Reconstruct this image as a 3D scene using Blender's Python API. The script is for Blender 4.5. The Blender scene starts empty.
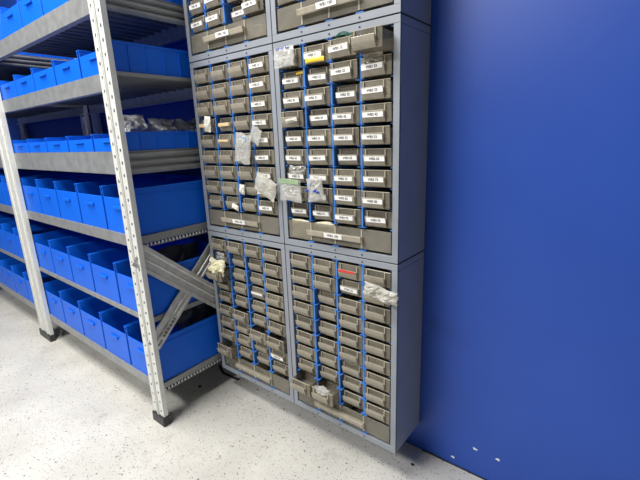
import bpy, bmesh, math, random
from mathutils import Vector, Matrix, noise

SC = bpy.context.scene
COL = SC.collection
# ------------------------------------------------------------------ camera
cam_d = bpy.data.cameras.new('camera')
cam = bpy.data.objects.new('camera', cam_d)
COL.objects.link(cam)
cam_d.sensor_width = 36.0
cam_d.sensor_fit = 'HORIZONTAL'
cam_d.lens = 401.603 / 640 * 36
cam_d.clip_start = 0.02
RR = Vector((0.78380773, 0.61992231, -0.03663016))
RD = Vector((0.12725456, -0.21807005, -0.96760102))
RF = Vector((-0.6078254, 0.7537518, -0.24981293))
M = Matrix((RR, -RD, -RF)).transposed().to_4x4()
M.translation = Vector((0.77654555, -0.80158777, 0.90933374))
cam.matrix_world = M
SC.camera = cam
# ------------------------------------------------------------------ world, lights, exposure
w = bpy.data.worlds.new('world')
SC.world = w
w.use_nodes = True
bg = w.node_tree.nodes['Background']
bg.inputs[0].default_value = (0.80, 0.86, 0.95, 1)
bg.inputs[1].default_value = 0.06


def area(name, loc, target, sx, sy, energy, color=(1, 1, 1)):
    d = bpy.data.lights.new(name, 'AREA')
    d.shape = 'RECTANGLE'
    d.size, d.size_y, d.energy, d.color = sx, sy, energy, color
    o = bpy.data.objects.new(name, d)
    COL.objects.link(o)
    o.location = loc
    o.rotation_euler = (Vector(target) - Vector(loc)).to_track_quat('-Z', 'Y').to_euler()
    return o


area('ceiling_tube_light', (-0.60, -0.80, 2.45), (-0.50, -0.65, 0), 1.5, 0.22, 50, (1.0, 0.97, 0.93))
area('aisle_tube_light', (-0.6, -2.4, 2.45), (-0.2, -1.2, 0), 1.6, 0.3, 52, (1.0, 0.98, 0.94))
SC.view_settings.view_transform = 'Standard'
SC.view_settings.look = 'None'
SC.view_settings.exposure = 0.45
SC.view_settings.gamma = 1
SC.view_settings.use_curve_mapping = False

rnd = random.Random(7)


# ------------------------------------------------------------------ materials
def new_mat(name):
    m = bpy.data.materials.new(name)
    m.use_nodes = True
    nt = m.node_tree
    return m, nt, nt.nodes['Principled BSDF']


def ramp(nt, a, b, ca, cb):
    r = nt.nodes.new('ShaderNodeValToRGB')
    r.color_ramp.elements[0].position = a
    r.color_ramp.elements[1].position = b
    r.color_ramp.elements[0].color = (*ca, 1)
    r.color_ramp.elements[1].color = (*cb, 1)
    return r


def simple(name, c1, c2=None, rough=0.5, metal=0.0, scale=20, spec=0.5, bump=0.0, stretch=None):
    m, nt, p = new_mat(name)
    c2 = c2 or tuple(x * 0.8 for x in c1)
    tc = nt.nodes.new('ShaderNodeTexCoord')
    mp = nt.nodes.new('ShaderNodeMapping')
    if stretch:
        mp.inputs['Scale'].default_value = stretch
    n = nt.nodes.new('ShaderNodeTexNoise')
    n.inputs['Scale'].default_value = scale
    n.inputs['Detail'].default_value = 5
    r = ramp(nt, 0.35, 0.7, c1, c2)
    nt.links.new(tc.outputs['Object'], mp.inputs[0])
    nt.links.new(mp.outputs[0], n.inputs['Vector'])
    nt.links.new(n.outputs[0], r.inputs[0])
    nt.links.new(r.outputs[0], p.inputs['Base Color'])
    p.inputs['Roughness'].default_value = rough
    p.inputs['Metallic'].default_value = metal
    p.inputs['Specular IOR Level'].default_value = spec
    if bump:
        b = nt.nodes.new('ShaderNodeBump')
        b.inputs['Strength'].default_value = bump
        b.inputs['Distance'].default_value = 0.002
        nt.links.new(n.outputs[0], b.inputs['Height'])
        nt.links.new(b.outputs[0], p.inputs['Normal'])
    return m


def translucent(name, color, color2, see, rough=0.3, scale=60, vary=False):
    """plastic one can partly see through"""
    m, nt, p = new_mat(name)
    tc = nt.nodes.new('ShaderNodeTexCoord')
    n = nt.nodes.new('ShaderNodeTexNoise')
    n.inputs['Scale'].default_value = scale
    n.inputs['Detail'].default_value = 4
    nt.links.new(tc.outputs['Object'], n.inputs['Vector'])
    r = ramp(nt, 0.35, 0.7, color, color2)
    nt.links.new(n.outputs[0], r.inputs[0])
    out = r.outputs[0]
    if vary:
        # every tray has its own tint of ageing and its own smears
        oi = nt.nodes.new('ShaderNodeObjectInfo')
        mr = nt.nodes.new('ShaderNodeMapRange')
        mr.inputs['To Min'].default_value = 0.72
        mr.inputs['To Max'].default_value = 1.12
        nt.links.new(oi.outputs['Random'], mr.inputs['Value'])
        n.noise_dimensions = '4D'
        mw = nt.nodes.new('ShaderNodeMath')
        mw.operation = 'MULTIPLY'
        mw.inputs[1].default_value = 40
        nt.links.new(oi.outputs['Random'], mw.inputs[0])
        nt.links.new(mw.outputs[0], n.inputs['W'])
        hs = nt.nodes.new('ShaderNodeHueSaturation')
        nt.links.new(mr.outputs[0], hs.inputs['Value'])
        nt.links.new(out, hs.inputs['Color'])
        out = hs.outputs[0]
    nt.links.new(out, p.inputs['Base Color'])
    p.inputs['Roughness'].default_value = rough
    tr = nt.nodes.new('ShaderNodeBsdfTransparent')
    tr.inputs[0].default_value = (*(min(1, 0.45 + c) for c in color), 1)
    mx = nt.nodes.new('ShaderNodeMixShader')
    mx.inputs[0].default_value = 1 - see
    nt.links.new(tr.outputs[0], mx.inputs[1])
    nt.links.new(p.outputs[0], mx.inputs[2])
    nt.links.new(mx.outputs[0], nt.nodes['Material Output'].inputs['Surface'])
    return m


def floor_mat():
    m, nt, p = new_mat('speckled_floor')
    tc = nt.nodes.new('ShaderNodeTexCoord')
    base = nt.nodes.new('ShaderNodeTexNoise')
    base.inputs['Scale'].default_value = 5
    base.inputs['Detail'].default_value = 6
    nt.links.new(tc.outputs['Object'], base.inputs['Vector'])
    rb = ramp(nt, 0.3, 0.75, (0.52, 0.51, 0.47), (0.67, 0.66, 0.615))
    nt.links.new(base.outputs[0], rb.inputs[0])
    prev = rb.outputs[0]
    for sc, thr, col in ((200, 0.84, (0.07, 0.065, 0.07)), (270, 0.75, (0.24, 0.22, 0.21)), (110, 0.955, (0.07, 0.07, 0.07))):
        v = nt.nodes.new('ShaderNodeTexVoronoi')
        v.inputs['Scale'].default_value = sc
        nt.links.new(tc.outputs['Object'], v.inputs['Vector'])
        sep = nt.nodes.new('ShaderNodeSeparateColor')
        nt.links.new(v.outputs['Color'], sep.inputs[0])
        g = nt.nodes.new('ShaderNodeMath')
        g.operation = 'GREATER_THAN'
        g.inputs[1].default_value = thr
        nt.links.new(sep.outputs[0], g.inputs[0])
        l = nt.nodes.new('ShaderNodeMath')
        l.operation = 'LESS_THAN'
        l.inputs[1].default_value = 0.29
        nt.links.new(v.outputs['Distance'], l.inputs[0])
        mu = nt.nodes.new('ShaderNodeMath')
        mu.operation = 'MULTIPLY'
        nt.links.new(g.outputs[0], mu.inputs[0])
        nt.links.new(l.outputs[0], mu.inputs[1])
        mx = nt.nodes.new('ShaderNodeMix')
        mx.data_type = 'RGBA'
        nt.links.new(mu.outputs[0], mx.inputs[0])
        nt.links.new(prev, mx.inputs[6])
        mx.inputs[7].default_value = (*col, 1)
        prev = mx.outputs[2]
    # grime blotches
    gn = nt.nodes.new('ShaderNodeTexNoise')
    gn.inputs['Scale'].default_value = 9
    gn.inputs['Detail'].default_value = 8
    gn.inputs['Roughness'].default_value = 0.7
    nt.links.new(tc.outputs['Object'], gn.inputs['Vector'])
    rg = ramp(nt, 0.58, 0.80, (1, 1, 1), (0.62, 0.60, 0.57))
    nt.links.new(gn.outputs[0], rg.inputs[0])
    mm = nt.nodes.new('ShaderNodeMix')
    mm.data_type = 'RGBA'
    mm.blend_type = 'MULTIPLY'
    mm.inputs[0].default_value = 1
    nt.links.new(prev, mm.inputs[6])
    nt.links.new(rg.outputs[0], mm.inputs[7])
    nt.links.new(mm.outputs[2], p.inputs['Base Color'])
    p.inputs['Roughness'].default_value = 0.42
    return m


M_floor = floor_mat()
M_wall = simple('blue_wall_paint', (0.015, 0.067, 0.385), (0.020, 0.078, 0.42), rough=0.42, scale=3.0, spec=0.45)
M_cab = simple('blue_grey_enamel', (0.28, 0.305, 0.345), (0.24, 0.265, 0.305), rough=0.42, scale=9)
M_seam = simple('dark_fold', (0.03, 0.035, 0.05), rough=0.6)
M_blue = simple('blue_plastic', (0.05, 0.20, 0.60), (0.06, 0.22, 0.66), rough=0.38)
M_clip = simple('dark_blue_clip', (0.015, 0.03, 0.12), rough=0.4)
M_smoke = translucent('smoky_plastic', (0.42, 0.39, 0.32), (0.29, 0.265, 0.22), 0.60, 0.25, 30, True)
M_lip = translucent('smoky_plastic_thick', (0.54, 0.50, 0.415), (0.43, 0.40, 0.33), 0.40, 0.25)
M_rib = translucent('smoky_plastic_edge', (0.62, 0.58, 0.48), (0.52, 0.48, 0.39), 0.30, 0.25)
M_wide = translucent('grey_clear_plastic', (0.38, 0.36, 0.31), (0.27, 0.255, 0.215), 0.60, 0.24, 18)
M_card = simple('label_paper', (0.88, 0.87, 0.85), (0.84, 0.83, 0.81), rough=0.55)
M_ink = simple('black_ink', (0.02, 0.02, 0.025), rough=0.6)
M_red = simple('red_tape', (0.75, 0.03, 0.02), (0.65, 0.03, 0.02), rough=0.4)
M_steel = simple('galvanised_steel', (0.66, 0.66, 0.64), (0.52, 0.52, 0.51), rough=0.38, metal=0.45, scale=45)
M_steel2 = simple('dull_shelf_steel', (0.34, 0.35, 0.35), (0.25, 0.26, 0.26), rough=0.42, metal=0.35, scale=30, stretch=(1, 0.3, 1))
M_post = simple('pale_post_steel', (0.76, 0.77, 0.74), (0.68, 0.69, 0.66), rough=0.5, metal=0.2, scale=30)
M_black = simple('black_plastic', (0.03, 0.03, 0.035), rough=0.45)
M_bin = simple('blue_bin_plastic', (0.003, 0.125, 0.74), (0.004, 0.14, 0.78), rough=0.42, scale=6, spec=0.3)
M_bag = translucent('clear_bag', (0.58, 0.58, 0.55), (0.82, 0.82, 0.79), 0.58, 0.12, 30)
M_bagw = translucent('cloudy_bag', (0.55, 0.54, 0.49), (0.85, 0.84, 0.78), 0.44, 0.15, 40)
M_bagd = translucent('grey_bag', (0.30, 0.30, 0.33), (0.88, 0.88, 0.90), 0.15, 0.12, 40)
M_bagy = translucent('yellowish_bag', (0.85, 0.80, 0.52), (0.95, 0.93, 0.75), 0.10, 0.25, 60)
M_print = simple('blue_print', (0.04, 0.09, 0.55), rough=0.4)
M_greenstrip = translucent('green_zip_strip', (0.36, 0.50, 0.30), (0.55, 0.68, 0.48), 0.35, 0.3, 30)
M_cable = simple('dark_green_cable', (0.01, 0.11, 0.08), rough=0.35)
M_yel = simple('yellow_parts', (0.85, 0.60, 0.04), (0.75, 0.5, 0.03), rough=0.4)
M_brown = simple('brown_parts', (0.70, 0.46, 0.27), (0.40, 0.24, 0.14), rough=0.6, scale=160, bump=0.4)
M_greyp = simple('grey_parts', (0.35, 0.34, 0.33), (0.10, 0.10, 0.11), rough=0.5, scale=160, bump=0.4)
M_wood = simple('tan_tape', (0.80, 0.60, 0.33), (0.72, 0.52, 0.28), rough=0.5)
M_white = simple('white_parts', (0.86, 0.84, 0.76), (0.75, 0.72, 0.64), rough=0.5, scale=70)
M_chip = simple('bare_plaster', (0.85, 0.85, 0.84), rough=0.8)
M_dirt = simple('black_debris', (0.025, 0.024, 0.022), rough=0.8)
M_ceil = simple('ceiling_paint', (0.75, 0.75, 0.74), rough=0.9)


# ------------------------------------------------------------------ mesh helpers
def box(bm, x0, x1, y0, y1, z0, z1, mat=None):
    vs = [bm.verts.new((x, y, z)) for x in (x0, x1) for y in (y0, y1) for z in (z0, z1)]
    q = [(0, 1, 3, 2), (4, 6, 7, 5), (0, 4, 5, 1), (2, 3, 7, 6), (0, 2, 6, 4), (1, 5, 7, 3)]
    for f in q:
        fc = bm.faces.new([vs[i] for i in f])
        if mat is not None:
            fc.material_index = mat
    return vs


def prism_x(bm, prof, x0, x1):
    """profile of (y,z) points extruded along x"""
    a = [bm.verts.new((x0, y, z)) for y, z in prof]
    b = [bm.verts.new((x1, y, z)) for y, z in prof]
    n = len(prof)
    for i in range(n):
        bm.faces.new((a[i], a[(i + 1) % n], b[(i + 1) % n], b[i]))
    bm.faces.new(a[::-1])
    bm.faces.new(b)


def to_mesh(name, bm, mats, bevel=0.0, smooth=False):
    bmesh.ops.recalc_face_normals(bm, faces=bm.faces)
    if bevel:
        bmesh.ops.bevel(bm, geom=list(bm.edges), offset=bevel, segments=1, affect='EDGES', clamp_overlap=True)
    me = bpy.data.meshes.new(name)
    bm.to_mesh(me)
    bm.free()
    for m in (mats if isinstance(mats, (list, tuple)) else [mats]):
        me.materials.append(m)
    if smooth:
        for p in me.polygons:
            p.use_smooth = True
    return me


def link(name, me, parent=None, loc=None):
    o = bpy.data.objects.new(name, me)
    COL.objects.link(o)
    if parent:
        o.parent = parent
    if loc:
        o.location = loc
    return o


def tag(o, label, cat, group=None, kind=None):
    if label:
        o['label'] = label
    if cat:
        o['category'] = cat
    if group:
        o['group'] = group
    if kind:
        o['kind'] = kind
    return o


def empty(name, loc, label, cat, group=None):
    o = bpy.data.objects.new(name, None)
    o.empty_display_size = 0.02
    COL.objects.link(o)
    o.location = loc
    return tag(o, label, cat, group)


def struct(name, me):
    o = link(name, me)
    o['kind'] = 'structure'
    return o


# ------------------------------------------------------------------ room
D = 0.14676
H = 0.52761
HB = 0.08826
bm = bmesh.new(); box(bm, -4.5, 2.5, -4.0, D + 0.1, -0.05, 0)
struct('floor', to_mesh('floor', bm, M_floor))
bm = bmesh.new(); box(bm, -4.5, 2.5, D, D + 0.1, 0, 2.6)
struct('wall_back', to_mesh('wall_back', bm, M_wall))
bm = bmesh.new(); box(bm, -4.6, -4.5, -4.0, D + 0.1, 0, 2.6)
struct('wall_left', to_mesh('wall_left', bm, M_wall))

# chips and grime on the wall foot
for x, z, wd, a in ((0.461, 0.025, 0.011, -0.1), (0.519, 0.082, 0.013, -0.15), (0.577, 0.080, 0.011, 0.0)):
    bm = bmesh.new()
    n = 9
    f = []
    for i in range(n):
        t = 2 * math.pi * i / n
        r = 1 + 0.25 * math.sin(3 * t + x * 50)
        px, pz = wd / 2 * r * math.cos(t), 0.0032 * r * math.sin(t)
        f.append((px * math.cos(a) - pz * math.sin(a), px * math.sin(a) + pz * math.cos(a)))
    prism = [bm.verts.new((x + u, D - 0.0006, z + v)) for u, v in f]
    bm.faces.new(prism)
    r_ = bmesh.ops.extrude_face_region(bm, geom=list(bm.faces))
    for v in [g for g in r_['geom'] if isinstance(g, bmesh.types.BMVert)]:
        v.co.y += 0.0008
    me = to_mesh('paint_chip', bm, M_chip)
    which = {0.461: 'white chip in the blue wall just above the floor', 0.519: 'middle of three white chips in the blue wall paint',
             0.577: 'rightmost white chip in the blue wall paint'}[x]
    tag(link('paint_chip', me), which, 'paint chip', 'chips in the blue wall')
# dark strip of dirt along the foot of the wall
bm = bmesh.new()
prev = None
xs = [0.37 + i * 0.02 for i in range(100)]
for i in range(len(xs) - 1):
    h = 0.003 + 0.005 * noise.noise(Vector((xs[i] * 14, 0, 3)))
    box(bm, xs[i], xs[i + 1], D - 0.0025, D, 0, max(0.002, h))
struct('baseboard_back', to_mesh('baseboard_back', bm, M_dirt))

# ------------------------------------------------------------------ cabinets
CW = 0.3575      # width of one cabinet
OX0, OX1 = 0.0165, 0.3435   # opening, measured from the cabinet's slot
PITCH = 0.0478
ROW0 = 0.0765    # top of the wide drawer's bay
COLP = (OX1 - OX0) / 4
ch = H - 0.0028


def cabinet_body():
    bm = bmesh.new()
    x0, x1 = 0.0012, 0.36 - 0.0012
    t = 0.0016
    box(bm, x0, x0 + t, 0.0, D - 0.002, 0, ch)
    box(bm, x1 - t, x1, 0.0, D - 0.002, 0, ch)
    box(bm, x0, x1, 0.0, D - 0.002, 0, t)
    box(bm, x0, x1, 0.0, D - 0.002, ch - t, ch)
    box(bm, x0, x1, D - 0.0036, D - 0.002, 0, ch)
    # front flanges
    box(bm, x0, x1, -0.0006, 0.006, ch - 0.0150, ch)
    box(bm, x0, x1, -0.0006, 0.006, 0, 0.0160)
    box(bm, x0, OX0, -0.0004, 0.006, 0.0163, ch - 0.0154)
    box(bm, OX1, x1, -0.0004, 0.006, 0.0163, ch - 0.0154)
    return to_mesh('cabinet_body', bm, M_cab, bevel=0.0004)


def fold_line():
    bm = bmesh.new()
    box(bm, 0.36 - 0.0013, 0.36 - 0.0009, 0.002, D - 0.004, ch - 0.0172, ch - 0.0164)
    return to_mesh('fold_line', bm, M_seam)


def divider():
    """vertical blue plate with its rail ledges on both sides"""
    bm = bmesh.new()
    z0, z1 = ROW0 - 0.002, ch - 0.016
    box(bm, -0.0010, 0.0010, 0.003, 0.130, z0, z1)
    box(bm, -0.0025, 0.0025, -0.0025, 0.003, z0, z1)
    for r in range(10):
        z = ROW0 + r * PITCH
        if z > z1:
            z = z1 - 0.002
        for s in (-1, 1):
            a, b = sorted((s * 0.001, s * 0.0080))
            box(bm, a, b, 0.002, 0.130, z - 0.0012, z + 0.0004)
            a, b = sorted((s * 0.001, s * 0.0100))
            # little up-curved front tongue
            prism_x(bm, [(0.003, z - 0.0014), (-0.0055, z - 0.0004), (-0.0075, z + 0.0018), (-0.006, z + 0.0018), (0.003, z + 0.0004)], a, b)
    for sy in (0.0045,):
        box(bm, -0.010, 0.010, 0.0005, 0.110, 0.0160, 0.0168 + 0.003)
        box(bm, -0.010, 0.010, -0.0045, 0.0005, 0.0165, 0.0190)
    return to_mesh('divider', bm, M_blue, bevel=0.0003)


def side_rail(s):
    bm = bmesh.new()
    z0, z1 = 0.018, ch - 0.016
    a, b = sorted((0, s * 0.0022))
    box(bm, a, b, 0.007, 0.130, z0, z1)
    for r in range(10):
        z = min(ROW0 + r * PITCH, z1 - 0.002)
        a, b = sorted((s * 0.001, s * 0.0085))
        box(bm, a, b, 0.002, 0.130, z - 0.0012, z + 0.0006)
    return to_mesh('side_rail', bm, M_blue, bevel=0.0003)


def disc(r, t):
    bm = bmesh.new()
    bmesh.ops.create_cone(bm, cap_ends=True, segments=12, radius1=r, radius2=r * 0.8, depth=t,
                          matrix=Matrix.Rotation(math.pi / 2, 4, 'X'))
    return to_mesh('clip', bm, M_clip)


ME_body, ME_div, ME_clip, ME_fold = cabinet_body(), divider(), disc(0.0024, 0.002), fold_line()
ME_rl, ME_rr = side_rail(1), side_rail(-1)

CABS = {}
TIER = {0: 'lower', 1: 'middle', 2: 'top'}
for tier in (0, 1, 2):
    for sd in (0, 1):
        side = 'left' if sd == 0 else 'right'
        t = empty('drawer_cabinet', (-0.36 if sd == 0 else 0.0, 0, HB + tier * H),
                  'blue-grey metal small-parts cabinet, %s %s one of the wall stack' % (TIER[tier], side),
                  'cabinet', 'drawer cabinets on the blue wall')
        link('cabinet_body', ME_body, t)
        fl = link('fold_line', ME_fold, t)
        for k in (1, 2, 3):
            link('divider', ME_div, t, (OX0 + COLP * k, 0.004, 0))
        link('side_rail', ME_rl, t, (OX0 - 0.0006, 0.002, 0))
        link('side_rail', ME_rr, t, (OX1 + 0.0006, 0.002, 0))
        for k in (1, 2, 3):
            for z in (0.0078, ch - 0.0078):
                link('clip', ME_clip, t, (OX0 + COLP * k, -0.0008, z))
        CABS[(tier, sd)] = t

# ------------------------------------------------------------------ drawers
DW, DH, DL = COLP - 0.0072, 0.0388, 0.122


def small_tray():
    bm = bmesh.new()
    t = 0.0014
    box(bm, 0, DW, 0, t, 0, DH)
    box(bm, 0.001, 0.001 + t, t, DL, 0.0005, DH * 0.88)
    box(bm, DW - 0.001 - t, DW - 0.001, t, DL, 0.0005, DH * 0.88)
    box(bm, 0.001 + t, DW - 0.001 - t, t, DL, 0, t)
    box(bm, 0.001 + t, DW - 0.001 - t, DL - t, DL, t, DH * 0.88)
    box(bm, 0.001 + t, DW - 0.001 - t, DL * 0.5, DL * 0.5 + t, t, DH * 0.7)
    return to_mesh('tray', bm, M_smoke, bevel=0.0004)


HX0, HX1 = 0.0055, 0.0610


def small_handle():
    bm = bmesh.new()
    prism_x(bm, [(0, 0.0225), (-0.0050, 0.0232), (-0.0088, 0.0258), (-0.0102, 0.0250), (-0.0080, 0.0130), (-0.0040, 0.0050), (-0.0012, 0.0012), (0, 0.0008)], HX0, HX1)
    return to_mesh('handle', bm, M_lip, bevel=0.0005)


def small_ribs():
    bm = bmesh.new()
    for x in (0.0095, 0.0600):
        box(bm, x - 0.0013, x + 0.0013, -0.0035, 0.0, 0.020, DH - 0.001)
    box(bm, 0, DW, -0.0008, 0.0016, DH - 0.0012, DH + 0.0004)
    return to_mesh('rim', bm, M_rib, bevel=0.0004)


ME_tray, ME_handle, ME_rim = small_tray(), small_handle(), small_ribs()


_cards = {}


def card(wd, ht, text=None, mat=None, size=0.0086):
    """flat card, with its lettering when it has some"""
    k = (wd, ht, text, mat.name if mat else '')
    if k in _cards:
        return _cards[k]
    bm = bmesh.new()
    box(bm, 0, wd, -0.0005, 0, 0, ht)
    if text:
        c = bpy.data.curves.new('lettering', 'FONT')
        c.body = text
        c.size = size
        c.align_x = 'CENTER'
        c.align_y = 'CENTER'
        c.resolution_u = 2
        c.extrude = 0.0001
        c.offset = 0.00018
        o = bpy.data.objects.new('lettering', c)
        COL.objects.link(o)
        bpy.context.view_layer.update()
        me = bpy.data.meshes.new_from_object(o.evaluated_get(bpy.context.evaluated_depsgraph_get()))
        bpy.data.objects.remove(o)
        me.transform(Matrix.Translation((wd / 2, -0.00065, ht / 2)) @ Matrix.Rotation(math.pi / 2, 4, 'X'))
        n0 = len(bm.faces)
        bm.from_mesh(me)
        for f in list(bm.faces)[n0:]:
            f.material_index = 1
    _cards[k] = to_mesh('label_card', bm, [mat or M_card, M_ink])
    return _cards[k]


def add_card(parent, me, x, y, z, tilt, roll=0.0, name='label_card', lab='white label card'):
    c = link(name, me, parent, (x, y, z))
    c.rotation_euler = (tilt, roll, 0)
    c['label'] = lab
    return c


def wide_drawer_mesh():
    W_ = OX1 - OX0 - 0.0075
    hh = 0.0500
    t = 0.0016
    bm = bmesh.new()
    box(bm, 0, W_, 0, t, 0, hh)
    box(bm, 0.001, 0.001 + t, t, DL, 0.0005, hh * 0.85)
    box(bm, W_ - 0.001 - t, W_ - 0.001, t, DL, 0.0005, hh * 0.85)
    box(bm, 0.001 + t, W_ - 0.001 - t, t, DL, 0, t)
    box(bm, 0.001 + t, W_ - 0.001 - t, DL - t, DL, t, hh * 0.85)
    tray = to_mesh('tray', bm, M_wide, bevel=0.0004)
    parts = []
    for k in (1, 2, 3):
        bm = bmesh.new()
        x = W_ * k / 4
        box(bm, x - 0.0007, x + 0.0007, t, DL - t, t, hh * 0.8)
        box(bm, x - 0.0022, x + 0.0022, -0.0012, 0.0, 0.001, hh - 0.001)
        parts.append(to_mesh('partition', bm, M_rib, bevel=0.0003))
    bm = bmesh.new()
    prism_x(bm, [(0, 0.0300), (-0.0105, 0.0325), (-0.0150, 0.0320), (-0.0155, 0.0295), (-0.0135, 0.0190), (-0.0115, 0.0170), (-0.0115, 0.0270), (0, 0.0255)], 0.075, 0.245)
    handle = to_mesh('handle', bm, M_lip, bevel=0.0004)
    return tray, parts, handle


ME_wt, ME_wp, ME_wh = wide_drawer_mesh()

# depth offsets in millimetres (minus = pulled out of the cabinet), rows from the top
OFF = {
    (1, 1): [[-3, 0, -12, -41], [10, 12, -8, -3], [6, 0, 14, -7], [-6, 12, 0, -2], [8, 0, -4, -8],
             [5, 2, 15, 0], [8, 3, 0, 0], [-4, -2, 0, -8], [15, 12, 0, 6]],
    (0, 1): [[0, 0, 3, 0], [0, 0, 12, -3], [0, 17, 2, 0], [0, 18, 3, 0], [7, 15, 0, 0], [5, 9, 0, 0],
             [6, 12, 10, 0], [8, 13, 12, 0], [-32, -30, 10, 0]],
    (0, 0): [[-3, -3, 0, 0], [12, 15, 12, 0], [-36, 12, 15, 0], [6, 10, 14, -2], [8, 10, 12, -2], [0, -5, 10, 0],
             [4, 5, -10, -12], [0, 6, 10, 4], [-26, 8, 16, 8]],
    (1, 0): [[0, 0, -3, 0], [0, 0, 0, 0], [-3, -2, -3, 0], [8, 13, 4, 0], [2, 3, 5, 0], [0, 0, 0, 0],
             [0, 0, 2, 0], [2, 0, 18, 0], [8, 10, 8, 0]],
    (2, 0): [[0] * 4, [0] * 4, [0] * 4, [4, 0, 3, 0], [6, 0, 4, 0], [6, 2, 5, 0], [6, 2, 5, 0], [10, 3, 12, 0], [10, 3, 26, -6]],
    (2, 1): [[0] * 4] * 3 + [[3, 5, 0, 2], [0, 3, 6, 0], [2, 4, 0, 0], [5, 0, 3, 0], [0, 2, 0, 4], [3, 0, 2, 0]],
}


def label_text(key, r, c):
    if key == (1, 1):
        return None if (r, c) in ((0, 3), (3, 0)) else 'WB3 %d%d' % (r + 1, c)
    if key == (1, 0):
        return 'WB2 %d%d' % (r + 1, c) if c == 3 else None
    if key == (2, 0):
        return 'WB1 %d%d' % (r + 1, c)
    if key == (2, 1):
        return 'WB1 %d%d' % (r + 1, c)
    if key == (0, 1):
        return 'WB4 22' if (r, c) == (1, 2) else None
    if key == (0, 0):
        return 'WB4 83' if (r, c) == (7, 3) else None


ORD = ['first', 'second', 'third', 'fourth', 'fifth', 'sixth', 'seventh', 'eighth', 'ninth']


def drawer_origin(key, r, c):
    """left-bottom-front corner of a small drawer"""
    cab = CABS[key].location
    o = OFF[key][r][c] / 1000.0
    return Vector((cab.x + OX0 + COLP * c + 0.0036, o + 0.0015, cab.z + ROW0 + PITCH * (8 - r) + 0.0032))


proto = None
for key in ((1, 1), (1, 0), (0, 1), (0, 0), (2, 0), (2, 1)):
    cab = CABS[key]
    for r in range(9):
        for c in range(4):
            txt = label_text(key, r, c)
            loc = drawer_origin(key, r, c) - cab.location
            if proto is None:
                t = link('drawer', ME_tray, cab, loc)
                kids = [link('handle', ME_handle, t), link('rim', ME_rim, t)]
                proto = (t, kids)
            else:
                t = proto[0].copy()
                COL.objects.link(t)
                for k in proto[1]:
                    kc = k.copy()
                    COL.objects.link(kc)
                    kc.parent = t
                t.parent = cab
                t.location = loc
                if 'label' in t.keys():
                    del t['label']
            # slight looseness in its slot
            t.rotation_euler = (0, rnd.uniform(-0.006, 0.006), 0)
            if txt:
                if key[0] != 2:
                    t['label'] = 'smoky plastic drawer labelled ' + txt
                add_card(t, card(0.052, 0.0108, txt, None, 0.0080), 0.0070 + rnd.uniform(-0.003, 0.004), -0.0089,
                         0.0122 + rnd.uniform(-0.0008, 0.0008), 0.115, rnd.uniform(-0.03, 0.03))
            if key == (0, 1) and (r, c) == (0, 2):
                t['label'] = 'drawer with red tape on its handle'
                add_card(t, card(0.049, 0.0062, None, M_red), 0.0085, -0.0106, 0.0195, 0.10, 0, 'tape_strip', 'red tape strip')
            if key == (0, 0) and (r, c) == (3, 2):
                add_card(t, card(0.050, 0.007), 0.009, -0.0106, 0.018, 0.10)
            if key == (1, 1) and (r, c) == (0, 3):
                t['label'] = 'unlabelled drawer pulled far out'
    wt = {(1, 1): 'WB3 100', (1, 0): 'WB2 100', (2, 0): 'WB1 100', (2, 1): 'WB1 100'}.get(key)
    t = link('wide_drawer', ME_wt, cab, (OX0 + 0.00375, 0.0015, 0.0222))
    for p in ME_wp:
        link('partition', p, t)
    link('handle', ME_wh, t)
    if wt:
        add_card(t, card(0.056, 0.013, wt, None, 0.009), 0.135, -0.0152, 0.0195, 0.15)


# ------------------------------------------------------------------ loose bags and parts
def bag(name, w_, h_, t_, seed, mat, nx=14, ny=14, crumple=0.35):
    """sealed bag: two puffed, crumpled film sides joined at the rim; x across, z up"""
    bm = bmesh.new()
    grid = {}
    for s in (-1, 1):
        for i in range(nx + 1):
            for j in range(ny + 1):
                u, v = i / nx, j / ny
                edge = (i in (0, nx)) or (j in (0, ny))
                if edge and s == 1:
                    grid[(s, i, j)] = grid[(-1, i, j)]
                    continue
                puff = (math.sin(math.pi * u) * math.sin(math.pi * v)) ** 0.6 if not edge else 0
                n1 = noise.noise(Vector((u * 4 + seed, v * 4, s * 3.0)))
                n2 = noise.noise(Vector((u * 9, v * 9 + seed, s * 5.0)))
                y = s * puff * t_ / 2 * (1 + crumple * 1.6 * n2) + t_ * crumple * 0.6 * n1
                x = (u - 0.5) * w_ * (1 + 0.12 * noise.noise(Vector((seed, v * 3, 1))))
                z = v * h_ + 0.10 * h_ * noise.noise(Vector((u * 3, seed, 2)))
                grid[(s, i, j)] = bm.verts.new((x, y, z))
        for i in range(nx):
            for j in range(ny):
                q = [grid[(s, i, j)], grid[(s, i + 1, j)], grid[(s, i + 1, j + 1)], grid[(s, i, j + 1)]]
                if s == 1:
                    q.reverse()
                bm.faces.new(q)
    return to_mesh(name, bm, mat, smooth=False)


def put(name, me, loc, rot, label, cat, group=None, kind=None):
    o = link(name, me, None, loc)
    o.rotation_euler = rot
    return tag(o, label, cat, group, kind)


G = 'plastic bags sticking out of drawers'


def at(key, r, c, dx, dy, dz):
    return drawer_origin(key, r, c) + Vector((dx, dy, dz))


# bag with blue print folded over WB3 10
o = put('plastic_bag', bag('plastic_bag', 0.066, 0.046, 0.010, 1.0, M_bag), at((1, 1), 0, 0, 0.030, -0.016, 0.000), (-0.06, 0.0, 0),
        'clear plastic bag with blue print hanging over drawer WB3 10', 'bag', G)
bm = bmesh.new()
for i in range(7):
    box(bm, -0.024 + i * 0.0065, -0.0205 + i * 0.0065, -0.0008, 0, 0.001 * (i % 2), 0.0045 + 0.001 * ((i * 3) % 2))
p = link('print', to_mesh('print', bm, M_print), o, (0, -0.0022, 0.0395))
p['label'] = 'blue printed band'
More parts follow.
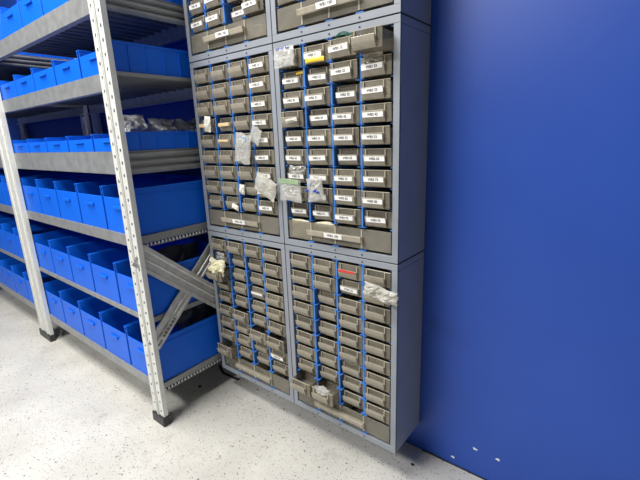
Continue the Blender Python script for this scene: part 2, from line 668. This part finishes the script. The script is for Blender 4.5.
# zip bag out of middle left, fifth-sixth row
o = put('zip_bag', bag('zip_bag', 0.064, 0.082, 0.016, 2.3, M_bag), at((1, 0), 5, 2, 0.050, -0.026, 0.004), (0, 0.20, 0),
        'clear zip bag with dotted top hanging across third column of middle left cabinet', 'bag', G)
bm = bmesh.new()
for j in range(2):
    for i in range(5):
        box(bm, -0.021 + i * 0.010, -0.016 + i * 0.010, -0.0009, 0, j * 0.009, j * 0.009 + 0.004)
p = link('print', to_mesh('print', bm, simple('pale_blue_print', (0.35, 0.5, 0.72), rough=0.4)), o, (0, -0.004, 0.063))
p['label'] = 'pale blue dotted band'
# white bag out of middle left col 4 seventh row
put('plastic_bag', bag('plastic_bag', 0.082, 0.058, 0.012, 3.1, M_bagw), at((1, 0), 7, 3, 0.040, -0.018, 0.010), (0.1, 0.45, 0),
    'crinkled whitish bag slanting over labels WB2 73 and WB2 83', 'bag', G)
put('plastic_bag', bag('plastic_bag', 0.04, 0.045, 0.006, 8.1, M_bag), at((1, 0), 4, 3, 0.012, -0.016, 0.012), (0.05, 0.5, 0),
    'thin clear bag corner beside label WB2 53', 'bag', G)
# green-topped zip bag
o = put('zip_bag', bag('zip_bag', 0.074, 0.058, 0.014, 4.2, M_bag), at((1, 1), 7, 0, 0.034, -0.020, 0.002), (0, 0.03, 0),
        'clear zip bag with green top strip, left column of middle right cabinet', 'bag', G)
bm = bmesh.new(); box(bm, -0.036, 0.034, -0.001, 0.001, 0, 0.012)
p = link('zip_strip', to_mesh('zip_strip', bm, M_greenstrip), o, (0, -0.006, 0.047))
p.rotation_euler = (0.1, 0, 0)
p['label'] = 'pale green zip strip'
# bag with blue parts
o = put('plastic_bag', bag('plastic_bag', 0.052, 0.060, 0.014, 5.4, M_bag), at((1, 1), 7, 1, 0.036, -0.018, 0.006), (0, -0.1, 0),
        'clear bag with small blue pieces, second column of middle right cabinet', 'bag', G)
bm = bmesh.new()
for x, z in ((-0.022, 0.030), (0.004, 0.028), (0.012, 0.024)):
    bmesh.ops.create_icosphere(bm, subdivisions=2, radius=0.0048, matrix=Matrix.Translation((x, -0.003, z)) @ Matrix.Scale(0.7, 4, (0, 0, 1)))
p = link('blue_piece', to_mesh('blue_piece', bm, M_print), o, (0, -0.004, 0))
# bag in the wide drawer of middle right
put('plastic_bag', bag('plastic_bag', 0.15, 0.050, 0.006, 6.0, M_bagy), (0.100, 0.0085, HB + H + 0.0245), (0, 0, 0),
    'large pale bag poking from left half of the wide drawer labelled WB3 100', 'bag', G)
put('plastic_bag', bag('plastic_bag', 0.07, 0.040, 0.012, 9.0, M_bagw), (-0.07, 0.03, HB + 2 * H + 0.020), (0, 0.2, 0),
    'crumpled pale bag inside the wide drawer of the top left cabinet', 'bag', G)
# crumpled bubble bag on the lower right cabinet
put('bubble_bag', bag('bubble_bag', 0.092, 0.034, 0.024, 7.7, M_bagw, 22, 12, 0.7), (0.322, -0.022, HB + 0.437), (0, 0.15, 0),
    'crumpled bubble bag hanging out near the top right of lower right cabinet', 'bag', G)
# yellowish bags in the open box of the lower left cabinet
put('plastic_bag', bag('plastic_bag', 0.074, 0.056, 0.034, 11.2, M_bagy, 16, 16, 0.6), at((0, 0), 2, 0, 0.043, 0.006, 0.016), (-0.15, 0.05, 0),
    'yellowish crumpled bag stuffed in the pulled-out drawer of lower left cabinet', 'bag', G)
put('plastic_bag', bag('plastic_bag', 0.040, 0.034, 0.014, 12.2, M_bag, 12, 12, 0.6), at((0, 0), 1, 0, 0.034, -0.012, 0.006), (0, 0.1, 0),
    'small clear bag just above the yellowish bag in lower left cabinet', 'bag', G)
put('plastic_bag', bag('plastic_bag', 0.050, 0.022, 0.02, 13.2, M_bag, 12, 12, 0.6), at((0, 1), 8, 1, 0.036, 0.010, 0.026), (0.5, 0, 0),
    'clear bag lying in the pulled-out bottom drawer, second column, lower right cabinet', 'bag', G)
put('plastic_bag', bag('plastic_bag', 0.050, 0.024, 0.02, 14.2, M_bagw, 12, 12, 0.6), at((1, 1), 1, 3, 0.030, 0.004, 0.024), (0.3, 0, 0),
    'white crumpled bag peeping above label WB3 23', 'bag', G)
put('plastic_bag', bag('plastic_bag', 0.055, 0.026, 0.02, 15.2, M_bag, 12, 12, 0.6), at((1, 1), 6, 0, 0.038, 0.004, 0.020), (0.3, 0, 0),
    'clear bag bulging above label WB3 70', 'bag', G)


# green cable coil
def torus(name, R, r, mat, turns=3):
    bm = bmesh.new()
    for t in range(turns):
        n, m = 36, 8
        ring = []
        rr = R - t * r * 2.3
        for i in range(n):
            a = 2 * math.pi * i / n
            ring.append([bm.verts.new(((rr + r * math.cos(b)) * math.cos(a), r * math.sin(b) + 0.002 * math.sin(a * 2 + t), (rr + r * math.cos(b)) * math.sin(a)))
                         for b in (2 * math.pi * k / m for k in range(m))])
        for i in range(n):
            for k in range(m):
                bm.faces.new((ring[i][k], ring[i][(k + 1) % m], ring[(i + 1) % n][(k + 1) % m], ring[(i + 1) % n][k]))
    return to_mesh(name, bm, mat, smooth=True)


put('cable_coil', torus('cable_coil', 0.0235, 0.0013, M_cable), at((1, 1), 0, 2, 0.038, 0.0048, 0.0285), (0, 0, 0),
    'dark green cable coil standing in drawer WB3 12', 'cable')


def pile(name, w_, d_, h_, seed, mat):
    """heap of small parts lying in a drawer"""
    bm = bmesh.new()
    rr = random.Random(seed)
    for k in range(70):
        s = rr.uniform(0.003, 0.007)
        m = Matrix.Translation((rr.uniform(-w_ / 2, w_ / 2), rr.uniform(0, d_), rr.uniform(0.003, h_))) @ \
            Matrix.Rotation(rr.uniform(0, 3), 4, Vector((rr.random(), rr.random(), rr.random())).normalized()) @ Matrix.Diagonal((s * 1.6, s, s * 0.7, 1))
        bmesh.ops.create_cube(bm, size=1, matrix=m)
    return to_mesh(name, bm, mat, bevel=0.0003)


piles = {}
def heap(key, r, c, mat, what, h=0.034):
    k = (mat.name, round(h, 3))
    if k not in piles:
        piles[k] = pile('small_parts', 0.052, 0.045, h, len(piles), mat)
    cname = '%s %s' % (TIER[key[0]], 'left' if key[1] == 0 else 'right')
    put('small_parts', piles[k], at(key, r, c, DW / 2, 0.005, 0.002), (0, 0, 0),
        '%s small parts in drawer, %s row, %s column, %s cabinet' % (what, ORD[r], ORD[c], cname), 'small parts', 'heaps of small parts in drawers', 'stuff')


for r, c in ((0, 0), (1, 0), (1, 3), (2, 0), (2, 1), (1, 1)):
    heap((1, 0), r, c, M_brown, 'brown', 0.036)
for r, c in ((3, 2), (6, 1), (6, 0), (2, 2)):
    heap((1, 0), r, c, M_greyp, 'grey')
for r, c in ((2, 2), (8, 0), (1, 0), (5, 2), (4, 1)):
    heap((1, 1), r, c, M_greyp, 'grey')
for r, c in ((8, 2), (8, 1), (7, 0)):
    heap((2, 0), r, c, M_greyp, 'dark grey')
put('yellow_strip', bag('yellow_strip', 0.056, 0.010, 0.004, 61, M_yel, 10, 4, 0.3), at((1, 1), 0, 1, 0.040, -0.0115, 0.0005), (0, 0.02, 0),
    'yellow strip along the lower front of drawer WB3 11', 'strip')
put('yellow_strip', bag('yellow_strip', 0.022, 0.006, 0.003, 62, M_yel, 8, 4, 0.3), at((1, 1), 1, 0, 0.058, -0.003, 0.030), (0, -0.1, 0),
    'small yellow piece at the top corner of drawer WB3 20', 'strip')
# tan tape strips and a white piece, fourth row of the middle left cabinet
def roundbox(name, a, b, c, mat, bev):
    bm = bmesh.new(); box(bm, -a / 2, a / 2, -b / 2, b / 2, -c / 2, c / 2)
    return to_mesh(name, bm, mat, bevel=bev)


put('tape_strip', roundbox('tape_strip', 0.060, 0.003, 0.010, M_wood, 0.0006), at((1, 0), 3, 0, 0.034, -0.0155, 0.019), (0, 0.05, 0),
    'tan tape strip across the left drawer of the fourth row, middle left cabinet', 'tape')
put('tape_strip', roundbox('tape_strip', 0.050, 0.003, 0.009, M_wood, 0.0006), at((1, 0), 3, 1, 0.036, -0.0155, 0.019), (0, -0.02, 0),
    'tan tape strip on the second drawer of fourth row, middle left cabinet', 'tape')
put('tape_strip', roundbox('tape_strip', 0.045, 0.002, 0.005, M_wood, 0.0005), at((1, 0), 4, 1, 0.038, -0.0150, 0.020), (0, 0.03, 0),
    'thin tan strip on the second drawer of fifth row, middle left cabinet', 'tape')
put('white_pouch', bag('white_pouch', 0.030, 0.046, 0.014, 21, M_white, 10, 10, 0.3), at((1, 0), 3, 0, 0.056, -0.024, 0.000), (0, 0.1, 0),
    'cream pouch poking out of left drawer, fourth row, middle left cabinet', 'pouch')
put('white_pouch', bag('white_pouch', 0.022, 0.030, 0.012, 22, M_white, 10, 10, 0.3), at((1, 0), 7, 2, 0.006, -0.016, 0.004), (0, 0.1, 0),
    'cream pouch poking out of third drawer, eighth row, middle left cabinet', 'pouch')
put('white_pouch', bag('white_pouch', 0.030, 0.016, 0.012, 23, M_white, 10, 10, 0.3), at((1, 0), 8, 1, 0.058, -0.016, 0.004), (0, 0.3, 0),
    'cream pouch poking out of second drawer, bottom row, middle left cabinet', 'pouch')
put('white_pouch', bag('white_pouch', 0.038, 0.009, 0.010, 24, M_white, 10, 10, 0.5), at((1, 1), 3, 0, 0.048, -0.015, 0.012), (0, -0.1, 0),
    'torn white scrap on the unlabelled left drawer of the middle right cabinet', 'paper scrap')

# ------------------------------------------------------------------ shelving
ZL = [(0.105, 0.137), (0.357, 0.374), (0.602, 0.638), (0.822, 0.888), (1.090, 1.101), (1.253, 1.308)]
YF, YB = -0.236, 0.118
BAYW = 1.00


def shelf_mesh(z0, z1, style):
    bm = bmesh.new()
    x1, x0 = 0.0, -BAYW
    # deck
    box(bm, x0, x1 - 0.003, YF + 0.003, YB, z1 - 0.0025, z1)
    if style == 'perf':
        # end edge: solid upper band and a row of slots below
        zs = z0 + 0.013
        box(bm, x1 - 0.0025, x1, YF, YB, zs, z1)
        box(bm, x1 - 0.0025, x1, YF, YB, z0, z0 + 0.003)
        y = YF
        while y < YB - 0.01:
            box(bm, x1 - 0.0025, x1 + 0.0006, y, y + 0.0055, z0 + 0.003, zs - 0.003, 1)
            box(bm, x1 - 0.0025, x1, y, y + 0.0055, zs - 0.003, zs)
            y += 0.0125
        box(bm, x1 - 0.014, x1 - 0.0025, YF, YB, z0, z0 + 0.002)
    elif style == 'ribbed':
        n = 3
        hh = (z1 - z0) / n
        for k in range(n):
            a = z0 + k * hh
            prism = [(-0.004, a), (0.0045, a + hh * 0.35), (0.0045, a + hh * 0.6), (-0.004, a + hh)]
            v0 = [bm.verts.new((x1 - 0.0045 + px, YF, pz)) for px, pz in prism] + [bm.verts.new((x1 - 0.009, YF, a + hh)), bm.verts.new((x1 - 0.009, YF, a))]
            v1 = [bm.verts.new((v.co.x, YB, v.co.z)) for v in v0]
            m = len(v0)
            for i in range(m):
                bm.faces.new((v0[i], v0[(i + 1) % m], v1[(i + 1) % m], v1[i]))
            bm.faces.new(v0); bm.faces.new(v1[::-1])
    else:
        box(bm, x1 - 0.0025, x1, YF, YB, z0, z1)
    # front and back edge beams along the shelf
    zb = z0 - 0.0 if style != 'thin' else z0 - 0.036
    box(bm, x0, x1 - 0.004, YF, YF + 0.003, zb, z1)
    box(bm, x0, x1 - 0.004, YB - 0.003, YB, zb, z1, 2)  # light falling on back beam and its lip painted in with paler steel
    box(bm, x0, x1 - 0.004, YF + 0.003, YF + 0.02, zb, zb + 0.0025)
    box(bm, x0, x1 - 0.004, YB - 0.02, YB - 0.003, zb, zb + 0.004, 2)
    # stiffening ribs under the deck, running front to back
    x = x1 - 0.05
    while x > x0 + 0.03:
        box(bm, x, x + 0.004, YF + 0.004, YB - 0.004, z1 - 0.010, z1 - 0.0025)
        x -= 0.05
    return to_mesh('shelf', bm, [M_steel2, M_post, M_steel])


def post_mesh():
    """perforated upright; x across its face, front face toward -y"""
    bm = bmesh.new()
    wd, hh, t = 0.064, 1.72, 0.002
    box(bm, -wd, -wd + t, t, 0.015, 0.03, hh)
    box(bm, -t, 0, t, 0.015, 0.03, hh)
    # raised ridges beside the middle channel
    box(bm, -0.037, -0.034, -0.0035, 0, 0.03, hh)
    box(bm, -0.030, -0.027, -0.0035, 0, 0.03, hh)
    box(bm, -0.0375, -0.0265, 0, t, 0.03, hh)
    for xa, xb, ph in ((-wd, -0.0375, 0.0), (-0.0265, 0.0, 0.0175)):
        xc = (xa + xb) / 2
        hw = 0.0038
        box(bm, xa, xc - hw, 0, t, 0.03, hh)
        box(bm, xc + hw, xb, 0, t, 0.03, hh)
        z = 0.03 + ph
        zp = 0.03
        while z < hh:
            box(bm, xc - hw, xc + hw, 0, t, zp, z)
            zp = z + 0.009
            z += 0.035
        box(bm, xc - hw, xc + hw, 0, t, zp, hh)
    return to_mesh('post', bm, M_post)


def foot_mesh():
    bm = bmesh.new()
    box(bm, -0.067, 0.003, -0.006, 0.018, 0.0, 0.034)
    return to_mesh('foot', bm, M_black, bevel=0.002)


def brace_mesh(y0, z0, y1, z1, wd, mats=None):
    """ribbed channel lying in the end plane from (y0,z0) to (y1,z1)"""
    L = math.hypot(y1 - y0, z1 - z0)
    bm = bmesh.new()
    prof = [(-wd / 2, 0), (-wd / 2, 0.006), (-wd * 0.34, 0.006), (-wd * 0.28, 0.0015), (-wd * 0.06, 0.0015), (0, 0.006), (wd * 0.06, 0.0015),
            (wd * 0.28, 0.0015), (wd * 0.34, 0.006), (wd / 2, 0.006), (wd / 2, 0)]
    a = [bm.verts.new((h, 0, v)) for v, h in prof]
    b = [bm.verts.new((h, L, v)) for v, h in prof]
    n = len(prof)
    for i in range(n):
        bm.faces.new((a[i], a[(i + 1) % n], b[(i + 1) % n], b[i]))
    bm.faces.new(a[::-1]); bm.faces.new(b)
    me = to_mesh('brace', bm, M_steel)
    ang = math.atan2(z1 - z0, y1 - y0)
    return me, (0, y0, z0), (ang, 0, 0)


STY = ['perf', 'thin2', 'perf', 'ribbed', 'thin', 'ribbed']
SH = [shelf_mesh(a, b, s) for (a, b), s in zip(ZL, STY)]
ME_post, ME_foot = post_mesh(), foot_mesh()
b1 = brace_mesh(-0.250, 0.590, 0.110, 0.275, 0.070)
b2 = brace_mesh(-0.242, 0.282, 0.110, 0.625, 0.052)
XE = -0.376


def shelving(xe, label, braces):
    t = empty('shelving_unit', (xe, 0, 0), label, 'shelving', 'metal shelving bays')
    for me in SH:
        link('shelf', me, t)
    for x, y in ((0.024, YF - 0.0155), (-BAYW + 0.03, YF - 0.0155), (0.0, 0.119), (-BAYW + 0.06, 0.119)):
        p = link('post', ME_post, t, (x, y, 0))
        f = link('foot', ME_foot, p)
        f['label'] = 'black plastic foot cap'
    if braces:
        for k, (me, loc, rot) in enumerate((b1, b2)):
            o = link('brace', me, t, (0.009 - 0.008 * k, loc[1], loc[2]))
            o.rotation_euler = rot
            if k == 1:
                bm = bmesh.new(); box(bm, 0, 0.0004, 0, 0.085, 0, 0.020)
                s = link('sticker', to_mesh('sticker', bm, M_steel), o, (0.0062, 0.030, -0.022))
                s['label'] = 'silver sticker'
                bm = bmesh.new()
                for i in range(26):
                    if (i * 7) % 5 != 1:
                        box(bm, 0.0004, 0.0008, 0.010 + i * 0.0026, 0.0118 + i * 0.0026, 0.005, 0.015)
                q = link('barcode', to_mesh('barcode', bm, M_ink), o, (0.0062, 0.030, -0.022))
    return t


shelving(XE, 'grey perforated metal shelving bay beside the drawer cabinets, with crossed end braces', True)
shelving(XE - BAYW - 0.065, 'grey metal shelving bay farther from the drawer cabinets', False)


# bins
def bin_mesh(wd, ln, ht, ribs):
    bm = bmesh.new()
    t = 0.003
    box(bm, -wd, -wd + t, 0, ln, 0, ht)
    box(bm, -t, 0, 0, ln, 0, ht)
    box(bm, -wd + t, -t, 0, t, 0, ht * 0.8)
    box(bm, -wd + t, -t, ln - t, ln, 0, ht)
    box(bm, -wd + t, -t, t, ln - t, 0, t)
    # rim
    for a, b in ((-wd - 0.002, -wd + t), (-t, 0.002)):
        box(bm, a, b, -0.001, ln + 0.001, ht, ht + 0.005)
    box(bm, -wd - 0.002, 0.002, ln - t, ln + 0.001, ht - 0.003, ht + 0.005)
    if ribs:
        y = 0.05
        while y < ln - 0.02:
            box(bm, 0, 0.003, y, y + 0.002, 0.002, ht)
            y += 0.053
    else:
        box(bm, 0, 0.0018, 0.0, ln, ht - 0.016, ht - 0.014)
    # grip on the front
    box(bm, -wd * 0.65, -wd * 0.35, -0.006, 0, ht * 0.55, ht * 0.62)
    return to_mesh('storage_bin', bm, M_bin, bevel=0.0006)


BW = 0.186
LEVEL = ['bottom shelf', 'second shelf', 'third shelf', 'fourth shelf', 'fifth shelf', 'top shelf']
BH = [0.150, 0.145, 0.138, 0.048, 0.074, 0.100]
BM = [bin_mesh(BW, 0.345, BH[i], i in (3, 4, 5)) for i in range(6)]
for bay, xe in ((0, XE), (1, XE - BAYW - 0.065)):
    for lv in range(6):
        for k in range(5):
            o = link('storage_bin', BM[lv], None, (xe - 0.006 - k * (BW + 0.010), YF + 0.004, ZL[lv][1] + 0.0003))
            where = 'nearest the drawer cabinets' if k == 0 else 'number %s from the bay end' % ORD[k]
            if k:
                where = '%s from the right end' % ORD[k]
            tag(o, 'blue plastic bin, %s, %s of %s bay' % (where, LEVEL[lv], 'near' if bay == 0 else 'far'), 'bin', 'blue bins on the shelving')

# bags in the bins of the first bay
for i, (x, y, z, wx, hz, sd, mat, lab) in enumerate((
        (-0.46, -0.165, 0.893, 0.095, 0.10, 31, M_bagd, 'grey bag of small parts at the front of the fourth-shelf bin'),
        (-0.46, -0.06, 0.893, 0.095, 0.090, 32, M_bagd, 'middle grey bag of parts in the fourth-shelf bin'),
        (-0.46, 0.035, 0.893, 0.095, 0.088, 33, M_bagd, 'grey bag of parts at the back of the fourth-shelf bin'),
)):
    o = put('parts_bag', bag('parts_bag', wx, hz, 0.09, sd, mat, 18, 12, 0.4), (x, y, z), (0, 0, math.pi / 2 + 0.05), lab, 'bag', 'grey bags in the shelf bins')
for x, y, z, wy, hz, sd, lab in ((-0.47, -0.08, 0.398, 0.22, 0.160, 41, 'dark grey bag heaped in the nearest bin of the second shelf'),
                                 (-0.47, -0.01, 0.160, 0.18, 0.165, 42, 'dark grey bag heaped in the nearest bottom-shelf bin')):
    put('parts_bag', bag('parts_bag', wy, hz, 0.06, sd, translucent('dark_bag_%d' % sd, (0.05, 0.055, 0.065), (0.14, 0.15, 0.17), 0.05, 0.3, 12), 18, 12, 0.4),
        (x, y, z), (0, 0, math.pi / 2), lab, 'bag', 'grey bags in the shelf bins')

# ------------------------------------------------------------------ debris on the floor
def scrap(name, pts, wd, hh, mat):
    bm = bmesh.new()
    for (xa, ya), (xb, yb) in zip(pts, pts[1:]):
        d = Vector((xb - xa, yb - ya)).normalized()
        n = Vector((-d.y, d.x)) * wd / 2
        lo = [bm.verts.new((p.x, p.y, 0.0)) for p in (Vector((xa, ya)) + n, Vector((xa, ya)) - n, Vector((xb, yb)) - n, Vector((xb, yb)) + n)]
        hi = [bm.verts.new((v.co.x, v.co.y, hh)) for v in lo]
        for q in ((lo[3], lo[2], lo[1], lo[0]), tuple(hi), (lo[0], lo[1], hi[1], hi[0]), (lo[1], lo[2], hi[2], hi[1]), (lo[2], lo[3], hi[3], hi[2]), (lo[3], lo[0], hi[0], hi[3])):
            bm.faces.new(q)
    return to_mesh(name, bm, mat)


put('rubber_strip', scrap('rubber_strip', [(-0.50, 0.085), (-0.445, 0.060), (-0.39, 0.062), (-0.355, 0.066)], 0.010, 0.003, M_dirt), (0, 0, 0), (0, 0, 0),
    'black strip lying on the floor below the lower left cabinet', 'strip')
put('rubber_strip', scrap('rubber_strip', [(-0.40, 0.105), (-0.345, 0.085), (-0.315, 0.088)], 0.006, 0.003, M_dirt), (0, 0, 0), (0, 0, 0),
    'thin black strip behind the larger one under lower left cabinet', 'strip')
for x, y, s, lab in ((-0.443, -0.052, 0.007, 'dark crumb on the floor below the end of the shelving'),
                     (-0.247, 0.064, 0.004, 'tiny dark crumb on the floor under the lower left cabinet'),
                     (0.372, 0.078, 0.005, 'black crumb on the floor by the right end of the cabinets')):
    bm = bmesh.new()
    bmesh.ops.create_icosphere(bm, subdivisions=1, radius=s, matrix=Matrix.Scale(0.5, 4, (0, 0, 1)))
    put('crumb', to_mesh('crumb', bm, M_dirt), (x, y, s * 0.45), (0, 0, 0.4), lab, 'crumb', 'dark crumbs on the floor')
